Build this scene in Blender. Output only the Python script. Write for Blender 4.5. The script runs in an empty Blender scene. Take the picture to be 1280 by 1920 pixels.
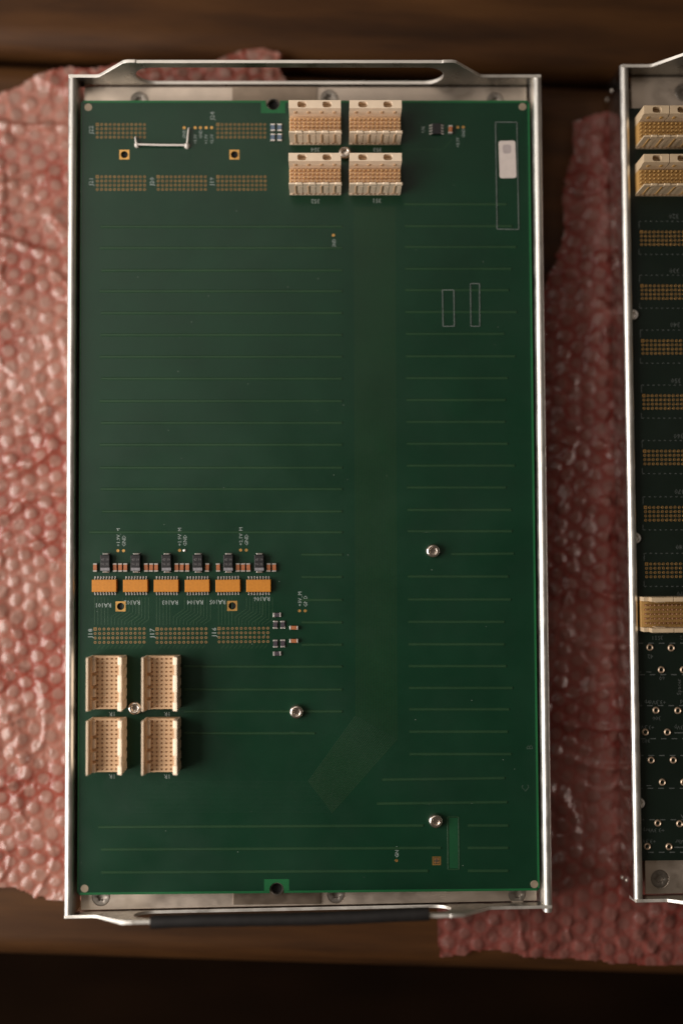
import bpy, bmesh, math, random
from mathutils import Matrix, Vector, noise

random.seed(7)
S = 0.001                                    # everything below is written in millimetres
sc = bpy.context.scene
col = sc.collection
rad = math.radians

# ------------------------------------------------------------------ camera
LENS, CAM_H = 35.0, 450.0                     # 36 mm sensor height; height above the board's top face
F_PX = LENS / 36 * 1920
TX = math.atan((1031 - 960) / F_PX)
TY = -math.atan((640 - 618) / F_PX)
ROT = Matrix.Rotation(TY, 3, 'Y') @ Matrix.Rotation(TX, 3, 'X')
cam_d = bpy.data.cameras.new('camera')
cam = bpy.data.objects.new('camera', cam_d)
col.objects.link(cam)
cam.location = (0, 0, CAM_H * S)
cam.rotation_euler = ROT.to_euler()
cam_d.sensor_fit = 'VERTICAL'
cam_d.sensor_height = 36
cam_d.sensor_width = 24
cam_d.lens = LENS
cam_d.clip_start = 0.01
cam_d.clip_end = 50
cam_d.dof.use_dof = True
cam_d.dof.focus_distance = 0.4462
cam_d.dof.aperture_fstop = 0.95
sc.camera = cam

# ------------------------------------------------------------------ world (dim warm room)
w = bpy.data.worlds.new('World')
sc.world = w
w.use_nodes = True
bg = w.node_tree.nodes['Background']
bg.inputs['Color'].default_value = (1.0, 0.80, 0.62, 1)
bg.inputs['Strength'].default_value = 0.075


def area(name, loc, target, sx, sy, watts, color):
    d = bpy.data.lights.new(name, 'AREA')
    d.shape = 'RECTANGLE'
    d.size, d.size_y = sx * S, sy * S
    d.energy = watts
    d.color = color
    o = bpy.data.objects.new(name, d)
    col.objects.link(o)
    o.location = Vector(loc) * S
    v = (Vector(target) - Vector(loc)).normalized()
    o.rotation_euler = v.to_track_quat('-Z', 'Y').to_euler()
    return o


AZ, EL, DIST = rad(185), rad(29), 850
window = area('window_light', (DIST * math.cos(EL) * math.cos(AZ), DIST * math.cos(EL) * math.sin(AZ), DIST * math.sin(EL)),
              (0, 20, 0), 700, 560, 12.8, (1.0, 0.94, 0.88))
bounce = area('ceiling_bounce_fill', (-620, 860, 1600), (0, 60, 0), 1300, 1200, 6.5, (1.0, 0.90, 0.80))  # added fill lamp for ceiling bounce, gives the board its upper-left sheen

sc.view_settings.view_transform = 'Standard'
sc.view_settings.look = 'None'
sc.view_settings.exposure = 0
sc.view_settings.gamma = 1

# ------------------------------------------------------------------ helpers


def at(px, py, z=0.0):
    """where the photograph's pixel meets the level z (mm)"""
    d = ROT @ Vector(((px - 640) / F_PX, -(py - 960) / F_PX, -1))
    t = (z - CAM_H) / d.z
    return Vector((d.x * t, d.y * t))


class Frame:
    """a module's own axes on the table"""
    def __init__(self, ox, oy, deg):
        self.o = Vector((ox, oy))
        self.a = rad(deg)

    def __call__(self, px, py, z=0.0):
        p = at(px, py, z) - self.o
        c, s = math.cos(-self.a), math.sin(-self.a)
        return Vector((p.x * c - p.y * s, p.x * s + p.y * c))


class MB:
    def __init__(self):
        self.v, self.f, self.m = [], [], []

    def add(self, vs, fs, mi=0):
        n = len(self.v)
        self.v += [tuple(p) for p in vs]
        for f in fs:
            self.f.append([n + i for i in f])
            self.m.append(mi)

    def box(self, x0, x1, y0, y1, z0, z1, mi=0):
        self.add([(x0, y0, z0), (x1, y0, z0), (x1, y1, z0), (x0, y1, z0), (x0, y0, z1), (x1, y0, z1), (x1, y1, z1), (x0, y1, z1)],
                 [(3, 2, 1, 0), (4, 5, 6, 7), (0, 1, 5, 4), (1, 2, 6, 5), (2, 3, 7, 6), (3, 0, 4, 7)], mi)

    def cbox(self, x0, x1, y0, y1, z0, z1, c, mi=0):
        """box with chamfered top edges"""
        vs = [(x0, y0, z0), (x1, y0, z0), (x1, y1, z0), (x0, y1, z0), (x0, y0, z1 - c), (x1, y0, z1 - c), (x1, y1, z1 - c), (x0, y1, z1 - c),
              (x0 + c, y0 + c, z1), (x1 - c, y0 + c, z1), (x1 - c, y1 - c, z1), (x0 + c, y1 - c, z1)]
        self.add(vs, [(3, 2, 1, 0), (8, 9, 10, 11), (0, 1, 5, 4), (1, 2, 6, 5), (2, 3, 7, 6), (3, 0, 4, 7),
                      (4, 5, 9, 8), (5, 6, 10, 9), (6, 7, 11, 10), (7, 4, 8, 11)], mi)

    def lathe(self, cx, cy, prof, n=24, mi=0, lobes=None):
        """prof: (r, z) from outside in; a third entry > 0 makes that ring a six-lobed star; r == 0 closes"""
        rings = []
        vs, fs = [], []
        for p in prof:
            r, z = p[0], p[1]
            k = p[2] if len(p) > 2 else 0
            if r == 0:
                rings.append([len(vs)])
                vs.append((cx, cy, z))
            else:
                ring = []
                for i in range(n):
                    t = 2 * math.pi * i / n
                    rr = r * (1 + k * math.cos(6 * t))
                    ring.append(len(vs))
                    vs.append((cx + rr * math.cos(t), cy + rr * math.sin(t), z))
                rings.append(ring)
        for a, b in zip(rings, rings[1:]):
            for i in range(n):
                j = (i + 1) % n
                if len(b) == 1:
                    fs.append((a[i], a[j], b[0]))
                else:
                    fs.append((a[i], a[j], b[j], b[i]))
        self.add(vs, fs, mi)

    def tube(self, pts, r, n=10, mi=0, cap=True):
        pts = [Vector(p) for p in pts]
        rs = r if isinstance(r, (list, tuple)) else [r] * len(pts)
        vs, fs = [], []
        up = Vector((0.13, 0.21, 1)).normalized()
        for i, p in enumerate(pts):
            d = (pts[min(i + 1, len(pts) - 1)] - pts[max(i - 1, 0)]).normalized()
            a = d.cross(up)
            if a.length < 1e-3:
                a = d.cross(Vector((1, 0, 0)))
            a.normalize()
            b = d.cross(a)
            for k in range(n):
                t = 2 * math.pi * k / n
                vs.append(p + (a * math.cos(t) + b * math.sin(t)) * rs[i])
        for i in range(len(pts) - 1):
            for k in range(n):
                q = (k + 1) % n
                fs.append((i * n + k, i * n + q, (i + 1) * n + q, (i + 1) * n + k))
        if cap:
            fs.append(tuple(range(n - 1, -1, -1)))
            fs.append(tuple((len(pts) - 1) * n + k for k in range(n)))
        self.add(vs, fs, mi)

    def plate(self, outer, holes, w0, w1, put=None, mi=0):
        """flat plate of any outline with holes; put(p, q, w) -> xyz"""
        put = put or (lambda p, q, w: (p, q, w))
        bm = bmesh.new()
        loops = []
        for lp in [outer] + list(holes):
            vv = [bm.verts.new((p[0], p[1], 0)) for p in lp]
            for i in range(len(vv)):
                bm.edges.new((vv[i], vv[(i + 1) % len(vv)]))
            loops.append(vv)
        bmesh.ops.triangle_fill(bm, use_beauty=True, use_dissolve=False, edges=bm.edges[:], normal=(0, 0, 1))
        bm.verts.index_update()
        n = len(bm.verts)
        pts = [v.co.copy() for v in bm.verts]
        vs = [put(p.x, p.y, w1) for p in pts] + [put(p.x, p.y, w0) for p in pts]
        fs = []
        for f in bm.faces:
            ix = [v.index for v in f.verts]
            if f.normal.z < 0:
                ix.reverse()
            fs.append(ix)
            fs.append([i + n for i in reversed(ix)])
        for k, lp in enumerate(loops):
            ix = [v.index for v in lp]
            ar = sum(pts[ix[i]].x * pts[ix[(i + 1) % len(ix)]].y - pts[ix[(i + 1) % len(ix)]].x * pts[ix[i]].y for i in range(len(ix)))
            if (ar > 0) != (k == 0):
                ix.reverse()
            for i in range(len(ix)):
                a, b = ix[i], ix[(i + 1) % len(ix)]
                fs.append((a, a + n, b + n, b))
        bm.free()
        self.add(vs, fs, mi)

    def text(self, s, cx, cy, h, z=0.03, deg=0, align='CENTER', sx=1.0, mi=0):
        c = bpy.data.curves.new('t', 'FONT')
        c.body = s
        c.size = 1.0
        c.resolution_u = 1
        c.align_x = align
        o = bpy.data.objects.new('t', c)
        col.objects.link(o)
        dg = bpy.context.evaluated_depsgraph_get()
        me = o.evaluated_get(dg).to_mesh()
        k = h / 0.70
        t = rad(deg)
        ct, st = math.cos(t), math.sin(t)
        vs = []
        for v in me.vertices:
            x, y = v.co.x * k * sx, (v.co.y - 0.35) * k
            vs.append((cx + x * ct - y * st, cy + x * st + y * ct, z))
        self.add(vs, [tuple(p.vertices) for p in me.polygons], mi)
        o.evaluated_get(dg).to_mesh_clear()
        bpy.data.objects.remove(o)
        bpy.data.curves.remove(c)

    def strip(self, x0, y0, x1, y1, wd, z=0.03, mi=0):
        d = Vector((x1 - x0, y1 - y0))
        if d.length < 1e-6:
            return
        d.normalize()
        n = Vector((-d.y, d.x)) * wd / 2
        a, b = Vector((x0, y0)), Vector((x1, y1))
        self.add([(*(a - n), z), (*(b - n), z), (*(b + n), z), (*(a + n), z)], [(0, 1, 2, 3)], mi)

    def mesh(self, name, mats, smooth=35):
        me = bpy.data.meshes.new(name)
        me.from_pydata([(x * S, y * S, z * S) for x, y, z in self.v], [], self.f)
        for m in (mats if isinstance(mats, (list, tuple)) else [mats]):
            me.materials.append(m)
        if max(self.m, default=0):
            me.polygons.foreach_set('material_index', self.m)
        me.update()
        if smooth:
            me.shade_smooth()
            me.set_sharp_from_angle(angle=rad(smooth))
        return me

    def build(self, name, mats, parent=None, loc=(0, 0, 0), deg=0, smooth=35, bevel=0, kind=None):
        return place(name, self.mesh(name, mats, smooth), parent, loc, deg, bevel, kind)


def place(name, me, parent=None, loc=(0, 0, 0), deg=0, bevel=0, kind=None):
    o = bpy.data.objects.new(name, me)
    col.objects.link(o)
    o.location = (loc[0] * S, loc[1] * S, loc[2] * S)
    o.rotation_euler = (0, 0, rad(deg))
    if parent:
        o.parent = parent
    if bevel:
        b = o.modifiers.new('bevel', 'BEVEL')
        b.width = bevel * S
        b.segments = 2
        b.limit_method = 'ANGLE'
        b.angle_limit = rad(40)
        b.harden_normals = True
    if kind:
        o['kind'] = kind
    return o


def thing(name, label, cat, loc, deg=0, group=None):
    o = bpy.data.objects.new(name, None)
    col.objects.link(o)
    o.location = (loc[0] * S, loc[1] * S, loc[2] * S)
    o.rotation_euler = (0, 0, rad(deg))
    o.empty_display_size = 0.02
    o['label'], o['category'] = label, cat
    if group:
        o['group'] = group
    return o


def circ(cx, cy, r, n=20):
    return [(cx + r * math.cos(2 * math.pi * i / n), cy + r * math.sin(2 * math.pi * i / n)) for i in range(n)]


def rect(x0, x1, y0, y1):
    return [(x0, y0), (x1, y0), (x1, y1), (x0, y1)]


def round_rect(cx, cy, w_, h_, r, n=5):
    out = []
    for sx, sy, a0 in ((1, 1, 0), (-1, 1, 90), (-1, -1, 180), (1, -1, 270)):
        for i in range(n + 1):
            t = rad(a0 + 90 * i / n)
            out.append((cx + sx * (w_ / 2 - r) + r * math.cos(t), cy + sy * (h_ / 2 - r) + r * math.sin(t)))
    return out


# ------------------------------------------------------------------ materials


class NT:
    def __init__(self, name):
        self.mat = bpy.data.materials.new(name)
        self.mat.use_nodes = True
        self.t = self.mat.node_tree
        self.p = self.t.nodes['Principled BSDF']
        self.out = self.t.nodes['Material Output']

    def n(self, kind, **kw):
        x = self.t.nodes.new(kind)
        for k, v in kw.items():
            if k in x.inputs:
                x.inputs[k].default_value = v
            else:
                setattr(x, k, v)
        return x

    def l(self, a, b):
        self.t.links.new(a, b)

    def coords(self, scale=(1, 1, 1), rot=0, kind='Object'):
        tc = self.n('ShaderNodeTexCoord')
        mp = self.n('ShaderNodeMapping')
        mp.inputs['Scale'].default_value = [1000 * s for s in scale]
        mp.inputs['Rotation'].default_value = (0, 0, rot)
        self.l(tc.outputs[kind], mp.inputs['Vector'])
        return mp.outputs['Vector']

    def noise(self, vec, scale, detail=3, rough=0.55):
        x = self.n('ShaderNodeTexNoise', Scale=scale, Detail=detail, Roughness=rough)
        self.l(vec, x.inputs['Vector'])
        return x.outputs['Fac']

    def ramp(self, fac, stops):
        x = self.n('ShaderNodeValToRGB')
        e = x.color_ramp.elements
        while len(e) < len(stops):
            e.new(0.5)
        for k, (p, c) in zip(e, stops):
            k.position = p
            k.color = (*c, 1) if len(c) == 3 else c
        self.l(fac, x.inputs['Fac'])
        return x.outputs['Color']

    def bump(self, h, strength, dist_mm):
        x = self.n('ShaderNodeBump', Strength=strength, Distance=dist_mm * S)
        self.l(h, x.inputs['Height'])
        self.l(x.outputs['Normal'], self.p.inputs['Normal'])


def plain(name, c, rough, metal=0.0, var=0.15, scale=0.4, bump=0.0, spec=0.5, rvar=0.0):
    """one colour with a little uneven wear"""
    m = NT(name)
    v = m.coords()
    nz = m.noise(v, scale, 4)
    lo = tuple(x * (1 - var) for x in c)
    hi = tuple(min(1, x * (1 + var)) for x in c)
    m.l(m.ramp(nz, [(0.3, lo), (0.7, hi)]), m.p.inputs['Base Color'])
    m.p.inputs['Metallic'].default_value = metal
    m.p.inputs['Roughness'].default_value = rough
    m.p.inputs['Specular IOR Level'].default_value = spec
    if rvar:
        r = m.ramp(m.noise(v, scale * 2.3, 5), [(0.3, (rough - rvar,) * 3), (0.7, (rough + rvar,) * 3)])
        m.l(r, m.p.inputs['Roughness'])
    if bump:
        m.bump(m.noise(v, scale * 8, 2), bump, 0.1)
    return m.mat


def mask_green(name, lo, hi, rough, weave=0.12):
    """solder mask: faint mottling, glass weave and specks of dust"""
    m = NT(name)
    v = m.coords()
    nz = m.noise(v, 0.035, 4)
    base = m.ramp(nz, [(0.3, lo), (0.7, hi)])
    fine = m.noise(v, 3.0, 2)
    mix = m.n('ShaderNodeMix', data_type='RGBA', blend_type='MULTIPLY')
    mix.inputs[0].default_value = 1.0
    m.l(base, mix.inputs[6])
    m.l(m.ramp(fine, [(0.25, (0.72,) * 3), (0.75, (1.28,) * 3)]), mix.inputs[7])
    vo = m.n('ShaderNodeTexVoronoi', Scale=0.16, Randomness=1.0)
    m.l(v, vo.inputs['Vector'])
    dust = m.ramp(vo.outputs['Distance'], [(0.0, (1, 1, 1)), (0.028, (1, 1, 1)), (0.04, (0, 0, 0))])
    vo2 = m.n('ShaderNodeSeparateColor')
    m.l(vo.outputs['Color'], vo2.inputs[0])
    pick = m.n('ShaderNodeMath', operation='GREATER_THAN')
    pick.inputs[1].default_value = 0.62
    m.l(vo2.outputs[0], pick.inputs[0])
    mul = m.n('ShaderNodeMath', operation='MULTIPLY')
    m.l(dust, mul.inputs[0])
    m.l(pick.outputs[0], mul.inputs[1])
    mul2 = m.n('ShaderNodeMath', operation='MULTIPLY')
    mul2.inputs[1].default_value = 0.5
    m.l(mul.outputs[0], mul2.inputs[0])
    mix2 = m.n('ShaderNodeMix', data_type='RGBA')
    m.l(mul2.outputs[0], mix2.inputs[0])
    m.l(mix.outputs[2], mix2.inputs[6])
    mix2.inputs[7].default_value = (0.30, 0.32, 0.28, 1)
    m.l(mix2.outputs[2], m.p.inputs['Base Color'])
    m.p.inputs['Roughness'].default_value = rough
    m.p.inputs['Specular IOR Level'].default_value = 0.40
    sm = m.ramp(m.noise(v, 0.02, 5, 0.65), [(0.3, (rough - 0.05,) * 3), (0.7, (rough + 0.09,) * 3)])
    m.l(sm, m.p.inputs['Roughness'])
    wv = m.n('ShaderNodeTexChecker', Scale=1.7)
    m.l(v, wv.inputs['Vector'])
    ad = m.n('ShaderNodeMath', operation='ADD')
    m.l(wv.outputs['Fac'], ad.inputs[0])
    m.l(fine, ad.inputs[1])
    m.bump(ad.outputs[0], weave, 0.03)
    return m.mat


def wood(name, c0, c1, c2, rough=0.42, spec=0.25):
    m = NT(name)
    v = m.coords((0.007, 0.065, 0.065))
    big = m.noise(v, 1.0, 5, 0.62)
    v2 = m.coords((0.02, 1.3, 1.3))
    fine = m.noise(v2, 1.0, 4, 0.7)
    v3 = m.coords((0.004, 0.02, 0.02))
    blot = m.noise(v3, 1.0, 2)
    a = m.ramp(big, [(0.32, c0), (0.5, c1), (0.70, c2)])
    mix = m.n('ShaderNodeMix', data_type='RGBA', blend_type='MULTIPLY')
    mix.inputs[0].default_value = 0.8
    m.l(a, mix.inputs[6])
    m.l(m.ramp(fine, [(0.3, (0.88,) * 3), (0.65, (1.10,) * 3)]), mix.inputs[7])
    mix2 = m.n('ShaderNodeMix', data_type='RGBA', blend_type='MULTIPLY')
    mix2.inputs[0].default_value = 0.5
    m.l(mix.outputs[2], mix2.inputs[6])
    m.l(m.ramp(blot, [(0.35, (0.6,) * 3), (0.65, (1.3,) * 3)]), mix2.inputs[7])
    m.l(mix2.outputs[2], m.p.inputs['Base Color'])
    m.p.inputs['Roughness'].default_value = rough
    m.p.inputs['Specular IOR Level'].default_value = spec
    m.bump(fine, 0.25, 0.3)
    return m.mat


def film(name, base, top, rough, see):
    """tinted bubble film: redder between the bubbles, greyer over the air, lets some light through"""
    m = NT(name)
    v = m.coords()
    at_ = m.n('ShaderNodeAttribute', attribute_name='bubble')
    fo = m.n('ShaderNodeAttribute', attribute_name='fold')
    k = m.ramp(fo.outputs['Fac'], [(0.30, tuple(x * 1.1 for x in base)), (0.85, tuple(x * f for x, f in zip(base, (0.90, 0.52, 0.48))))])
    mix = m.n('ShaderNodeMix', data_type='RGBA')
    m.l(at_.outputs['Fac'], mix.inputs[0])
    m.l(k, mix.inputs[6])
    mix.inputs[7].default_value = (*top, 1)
    mix2 = m.n('ShaderNodeMix', data_type='RGBA')
    mix2.inputs[0].default_value = 0.7
    m.l(k, mix2.inputs[6])
    m.l(mix.outputs[2], mix2.inputs[7])
    m.l(mix2.outputs[2], m.p.inputs['Base Color'])
    m.p.inputs['Roughness'].default_value = rough
    m.p.inputs['Specular IOR Level'].default_value = 0.55
    m.bump(m.noise(v, 0.25, 2, 0.5), 0.5, 1.2)
    m.p.inputs['Coat Weight'].default_value = 0.7
    m.p.inputs['Coat Roughness'].default_value = 0.14
    tl = m.n('ShaderNodeBsdfTranslucent')
    m.l(mix2.outputs[2], tl.inputs['Color'])
    ms0 = m.n('ShaderNodeMixShader')
    ms0.inputs['Fac'].default_value = 0.50
    m.l(m.p.outputs[0], ms0.inputs[1])
    m.l(tl.outputs[0], ms0.inputs[2])
    tr = m.n('ShaderNodeBsdfTransparent')
    tr.inputs['Color'].default_value = (1.0, 0.62, 0.55, 1)
    ms = m.n('ShaderNodeMixShader')
    ms.inputs['Fac'].default_value = see
    m.l(ms0.outputs[0], ms.inputs[1])
    m.l(tr.outputs[0], ms.inputs[2])
    m.l(ms.outputs[0], m.out.inputs['Surface'])
    return m.mat


def brushed(name, c, rough, var=0.10):
    """bare sheet aluminium: metal with fine brushing along the module and stains"""
    m = NT(name)
    v = m.coords((1.2, 0.02, 1.2))
    nz = m.noise(v, 2.0, 3)
    v2 = m.coords()
    st = m.noise(v2, 0.06, 4)
    m.l(m.ramp(st, [(0.3, tuple(x * (1 - var) for x in c)), (0.7, tuple(min(1, x * (1 + var)) for x in c))]), m.p.inputs['Base Color'])
    m.p.inputs['Metallic'].default_value = 1.0
    r = m.ramp(m.noise(v2, 0.15, 3), [(0.3, (rough - 0.07,) * 3), (0.7, (rough + 0.10,) * 3)])
    m.l(r, m.p.inputs['Roughness'])
    m.bump(nz, 0.02, 0.05)
    return m.mat


M = {}
M['mask'] = mask_green('green_solder_mask', (0.0013, 0.0235, 0.0098), (0.0024, 0.0310, 0.0130), 0.36)
M['mask_bare'] = mask_green('bare_green_laminate', (0.006, 0.085, 0.026), (0.009, 0.11, 0.034), 0.42)
M['mask_slot'] = mask_green('mid_green_laminate', (0.004, 0.050, 0.018), (0.006, 0.062, 0.022), 0.42)
M['trace'] = mask_green('masked_copper', (0.0068, 0.0290, 0.0105), (0.0090, 0.036, 0.0128), 0.34)
M['trace_dark'] = mask_green('masked_copper_strip', (0.0105, 0.0400, 0.0165), (0.0165, 0.0520, 0.0215), 0.38)
M['mask_dim'] = mask_green('dimmed_green_solder_mask', (0.0024, 0.0068, 0.0040), (0.0036, 0.0098, 0.0058), 0.40)  # dark green, darkened further because this board reflects less of the window
M['silk'] = plain('silkscreen_ink', (0.28, 0.32, 0.30), 0.6, var=0.3, scale=0.5)
M['silk_dim'] = plain('worn_silkscreen_ink', (0.055, 0.062, 0.057), 0.6, var=0.3, scale=0.5)
M['silk_faint'] = plain('faded_silkscreen_ink', (0.020, 0.045, 0.028), 0.6, var=0.3, scale=0.5)
M['silk_mid'] = plain('thin_silkscreen_ink', (0.13, 0.15, 0.14), 0.6, var=0.3, scale=0.5)
M['gold'] = plain('gold_plating', (0.70, 0.40, 0.13), 0.42, 1.0, var=0.2, scale=0.3)
M['gold_dull'] = plain('dull_gold_pad', (0.27, 0.165, 0.06), 0.5, 0.5, var=0.25, scale=0.3)
M['brass_dim'] = plain('tarnished_pad', (0.30, 0.24, 0.17), 0.5, 0.3)
M['alu'] = brushed('bare_aluminium', (0.78, 0.76, 0.72), 0.42, 0.06)
M['alu_side'] = brushed('rolled_aluminium_side', (0.62, 0.58, 0.55), 0.17, 0.04)
M['alu_plate'] = brushed('satin_aluminium_plate', (0.68, 0.58, 0.49), 0.48)
M['alu_strip'] = brushed('darker_aluminium_strip', (0.34, 0.27, 0.21), 0.42)
M['alu_wall'] = brushed('darkened_wall_sheet', (0.44, 0.43, 0.39), 0.30)  # wall faces darkened in colour for the dark surroundings they mirror
M['alu_edge_lit'] = brushed('light_catching_edge', (0.88, 0.84, 0.78), 0.50)  # same sheet, lightened in colour where its edges catch light
M['steel'] = plain('stainless_steel', (0.70, 0.62, 0.55), 0.24, 1.0, var=0.1, scale=0.6)
M['steel_dark'] = plain('dull_zinc_steel', (0.36, 0.32, 0.28), 0.45, 1.0, var=0.1, scale=0.6)
M['tin'] = plain('tinned_solder', (0.78, 0.74, 0.70), 0.32, 0.85, var=0.15, scale=0.9)
M['tin_dull'] = plain('oxidised_solder', (0.42, 0.31, 0.22), 0.45, 0.7, var=0.25, scale=0.9)
M['cream'] = plain('cream_connector_plastic', (0.77, 0.61, 0.45), 0.5, var=0.06, scale=0.25)
M['tan'] = plain('tan_connector_floor', (0.62, 0.405, 0.235), 0.55, var=0.08, scale=0.25)
M['cream_deep'] = plain('darker_connector_plastic', (0.52, 0.39, 0.25), 0.5, var=0.08, scale=0.25)  # darker and more orange than the first module's connectors
M['amber'] = plain('amber_connector_floor', (0.42, 0.24, 0.075), 0.55, var=0.1, scale=0.25)
M['pin'] = plain('contact_pin_gold', (0.66, 0.40, 0.18), 0.5, 0.0, var=0.15)
M['pin_dark'] = plain('contact_pin_bronze', (0.20, 0.085, 0.03), 0.55, 0.0, var=0.15)
M['black'] = plain('black_epoxy', (0.012, 0.011, 0.012), 0.45, var=0.25, scale=0.8)
M['band'] = plain('grey_polarity_paint', (0.20, 0.19, 0.20), 0.5, var=0.2, scale=1.0)
M['print'] = plain('laser_print', (0.13, 0.12, 0.12), 0.55, var=0.3, scale=1.5)
M['orange'] = plain('orange_network_case', (0.50, 0.185, 0.016), 0.48, var=0.10, scale=0.8)
M['chip'] = plain('brown_ceramic', (0.34, 0.115, 0.045), 0.42, var=0.25, scale=0.6)
M['resist'] = plain('dark_resistor_top', (0.05, 0.04, 0.05), 0.4, var=0.3, scale=1.0)
M['resist_blue'] = plain('blue_grey_resistor_top', (0.10, 0.14, 0.20), 0.4, var=0.3, scale=1.0)
M['rubber'] = plain('black_rubber_sleeve', (0.009, 0.0075, 0.007), 0.62, spec=0.3, var=0.25, scale=0.3, bump=0.15)
M['paper'] = plain('white_paper_label', (0.60, 0.52, 0.48), 0.7, var=0.05, scale=0.3)
M['paper_ink'] = plain('smudged_grey_ink', (0.40, 0.34, 0.33), 0.7, var=0.08, scale=0.3)
M['wire'] = plain('white_wire_insulation', (0.66, 0.60, 0.55), 0.45, var=0.06, scale=0.5)
M['hole'] = plain('plated_hole', (0.05, 0.035, 0.015), 0.6, 0.0, var=0.2)
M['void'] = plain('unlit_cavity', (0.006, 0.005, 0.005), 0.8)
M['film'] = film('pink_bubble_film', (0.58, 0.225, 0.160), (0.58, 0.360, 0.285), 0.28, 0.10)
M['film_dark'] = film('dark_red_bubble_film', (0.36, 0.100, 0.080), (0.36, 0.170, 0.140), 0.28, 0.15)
M['wood'] = wood('brown_oiled_wood', (0.026, 0.0095, 0.0022), (0.052, 0.0195, 0.0045), (0.078, 0.031, 0.0075), 0.6, 0.2)
M['wood_dark'] = wood('dark_floor_wood', (0.004, 0.0018, 0.0008), (0.009, 0.004, 0.0016), (0.016, 0.007, 0.003), 0.9, 0.05)

# ------------------------------------------------------------------ floor and table
TABLE_Z = -22.5
TILT = -2.0


def plank_board(name, parent, x0, x1, y0, y1, z0, z1, mat):
    m = MB()
    m.box(x0, x1, y0, y1, z0, z1)
    o = m.build(name, mat, parent, smooth=60, bevel=12.0)
    o.modifiers['bevel'].segments = 9
    return o


fl = MB()
fl.add([(-4000, -4000, 0), (4000, -4000, 0), (4000, 4000, 0), (-4000, 4000, 0)], [(0, 1, 2, 3)])
floor = fl.build('floor', M['wood_dark'], None, (0, 0, -460), TILT)
floor['kind'] = 'structure'

p0 = at(640, 1822, TABLE_Z)                   # front edge of the table
p1 = at(640, 124, TABLE_Z)                    # seam behind the modules
table = thing('wooden_table', 'brown oiled wooden table with a dark seam, under the pink bubble wrap', 'table', (p0.x, p0.y, -460), TILT)
dep = p1.y - p0.y
TOP = 460 + TABLE_Z
plank_board('plank', table, -620, 620, 0, dep - 2.6, TOP - 26, TOP, M['wood'])
plank_board('plank', table, -620, 620, dep + 2.6, dep + 170, TOP - 26, TOP - 0.8, M['wood'])
plank_board('plank', table, -620, 620, dep + 172.4, dep + 345, TOP - 26, TOP - 0.4, M['wood'])
for x in (-590, 540):
    for y in (20, dep + 290):
        m = MB()
        m.cbox(x, x + 50, y, y + 50, 0, TOP - 26, 0.5)
        m.build('leg', M['wood'], table)


# ------------------------------------------------------------------ bubble wrap
def inside(p, poly):
    r = False
    n = len(poly)
    for i in range(n):
        (x0, y0), (x1, y1) = poly[i], poly[(i + 1) % n]
        if (y0 > p[1]) != (y1 > p[1]) and p[0] < (x1 - x0) * (p[1] - y0) / (y1 - y0) + x0:
            r = not r
    return r


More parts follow.
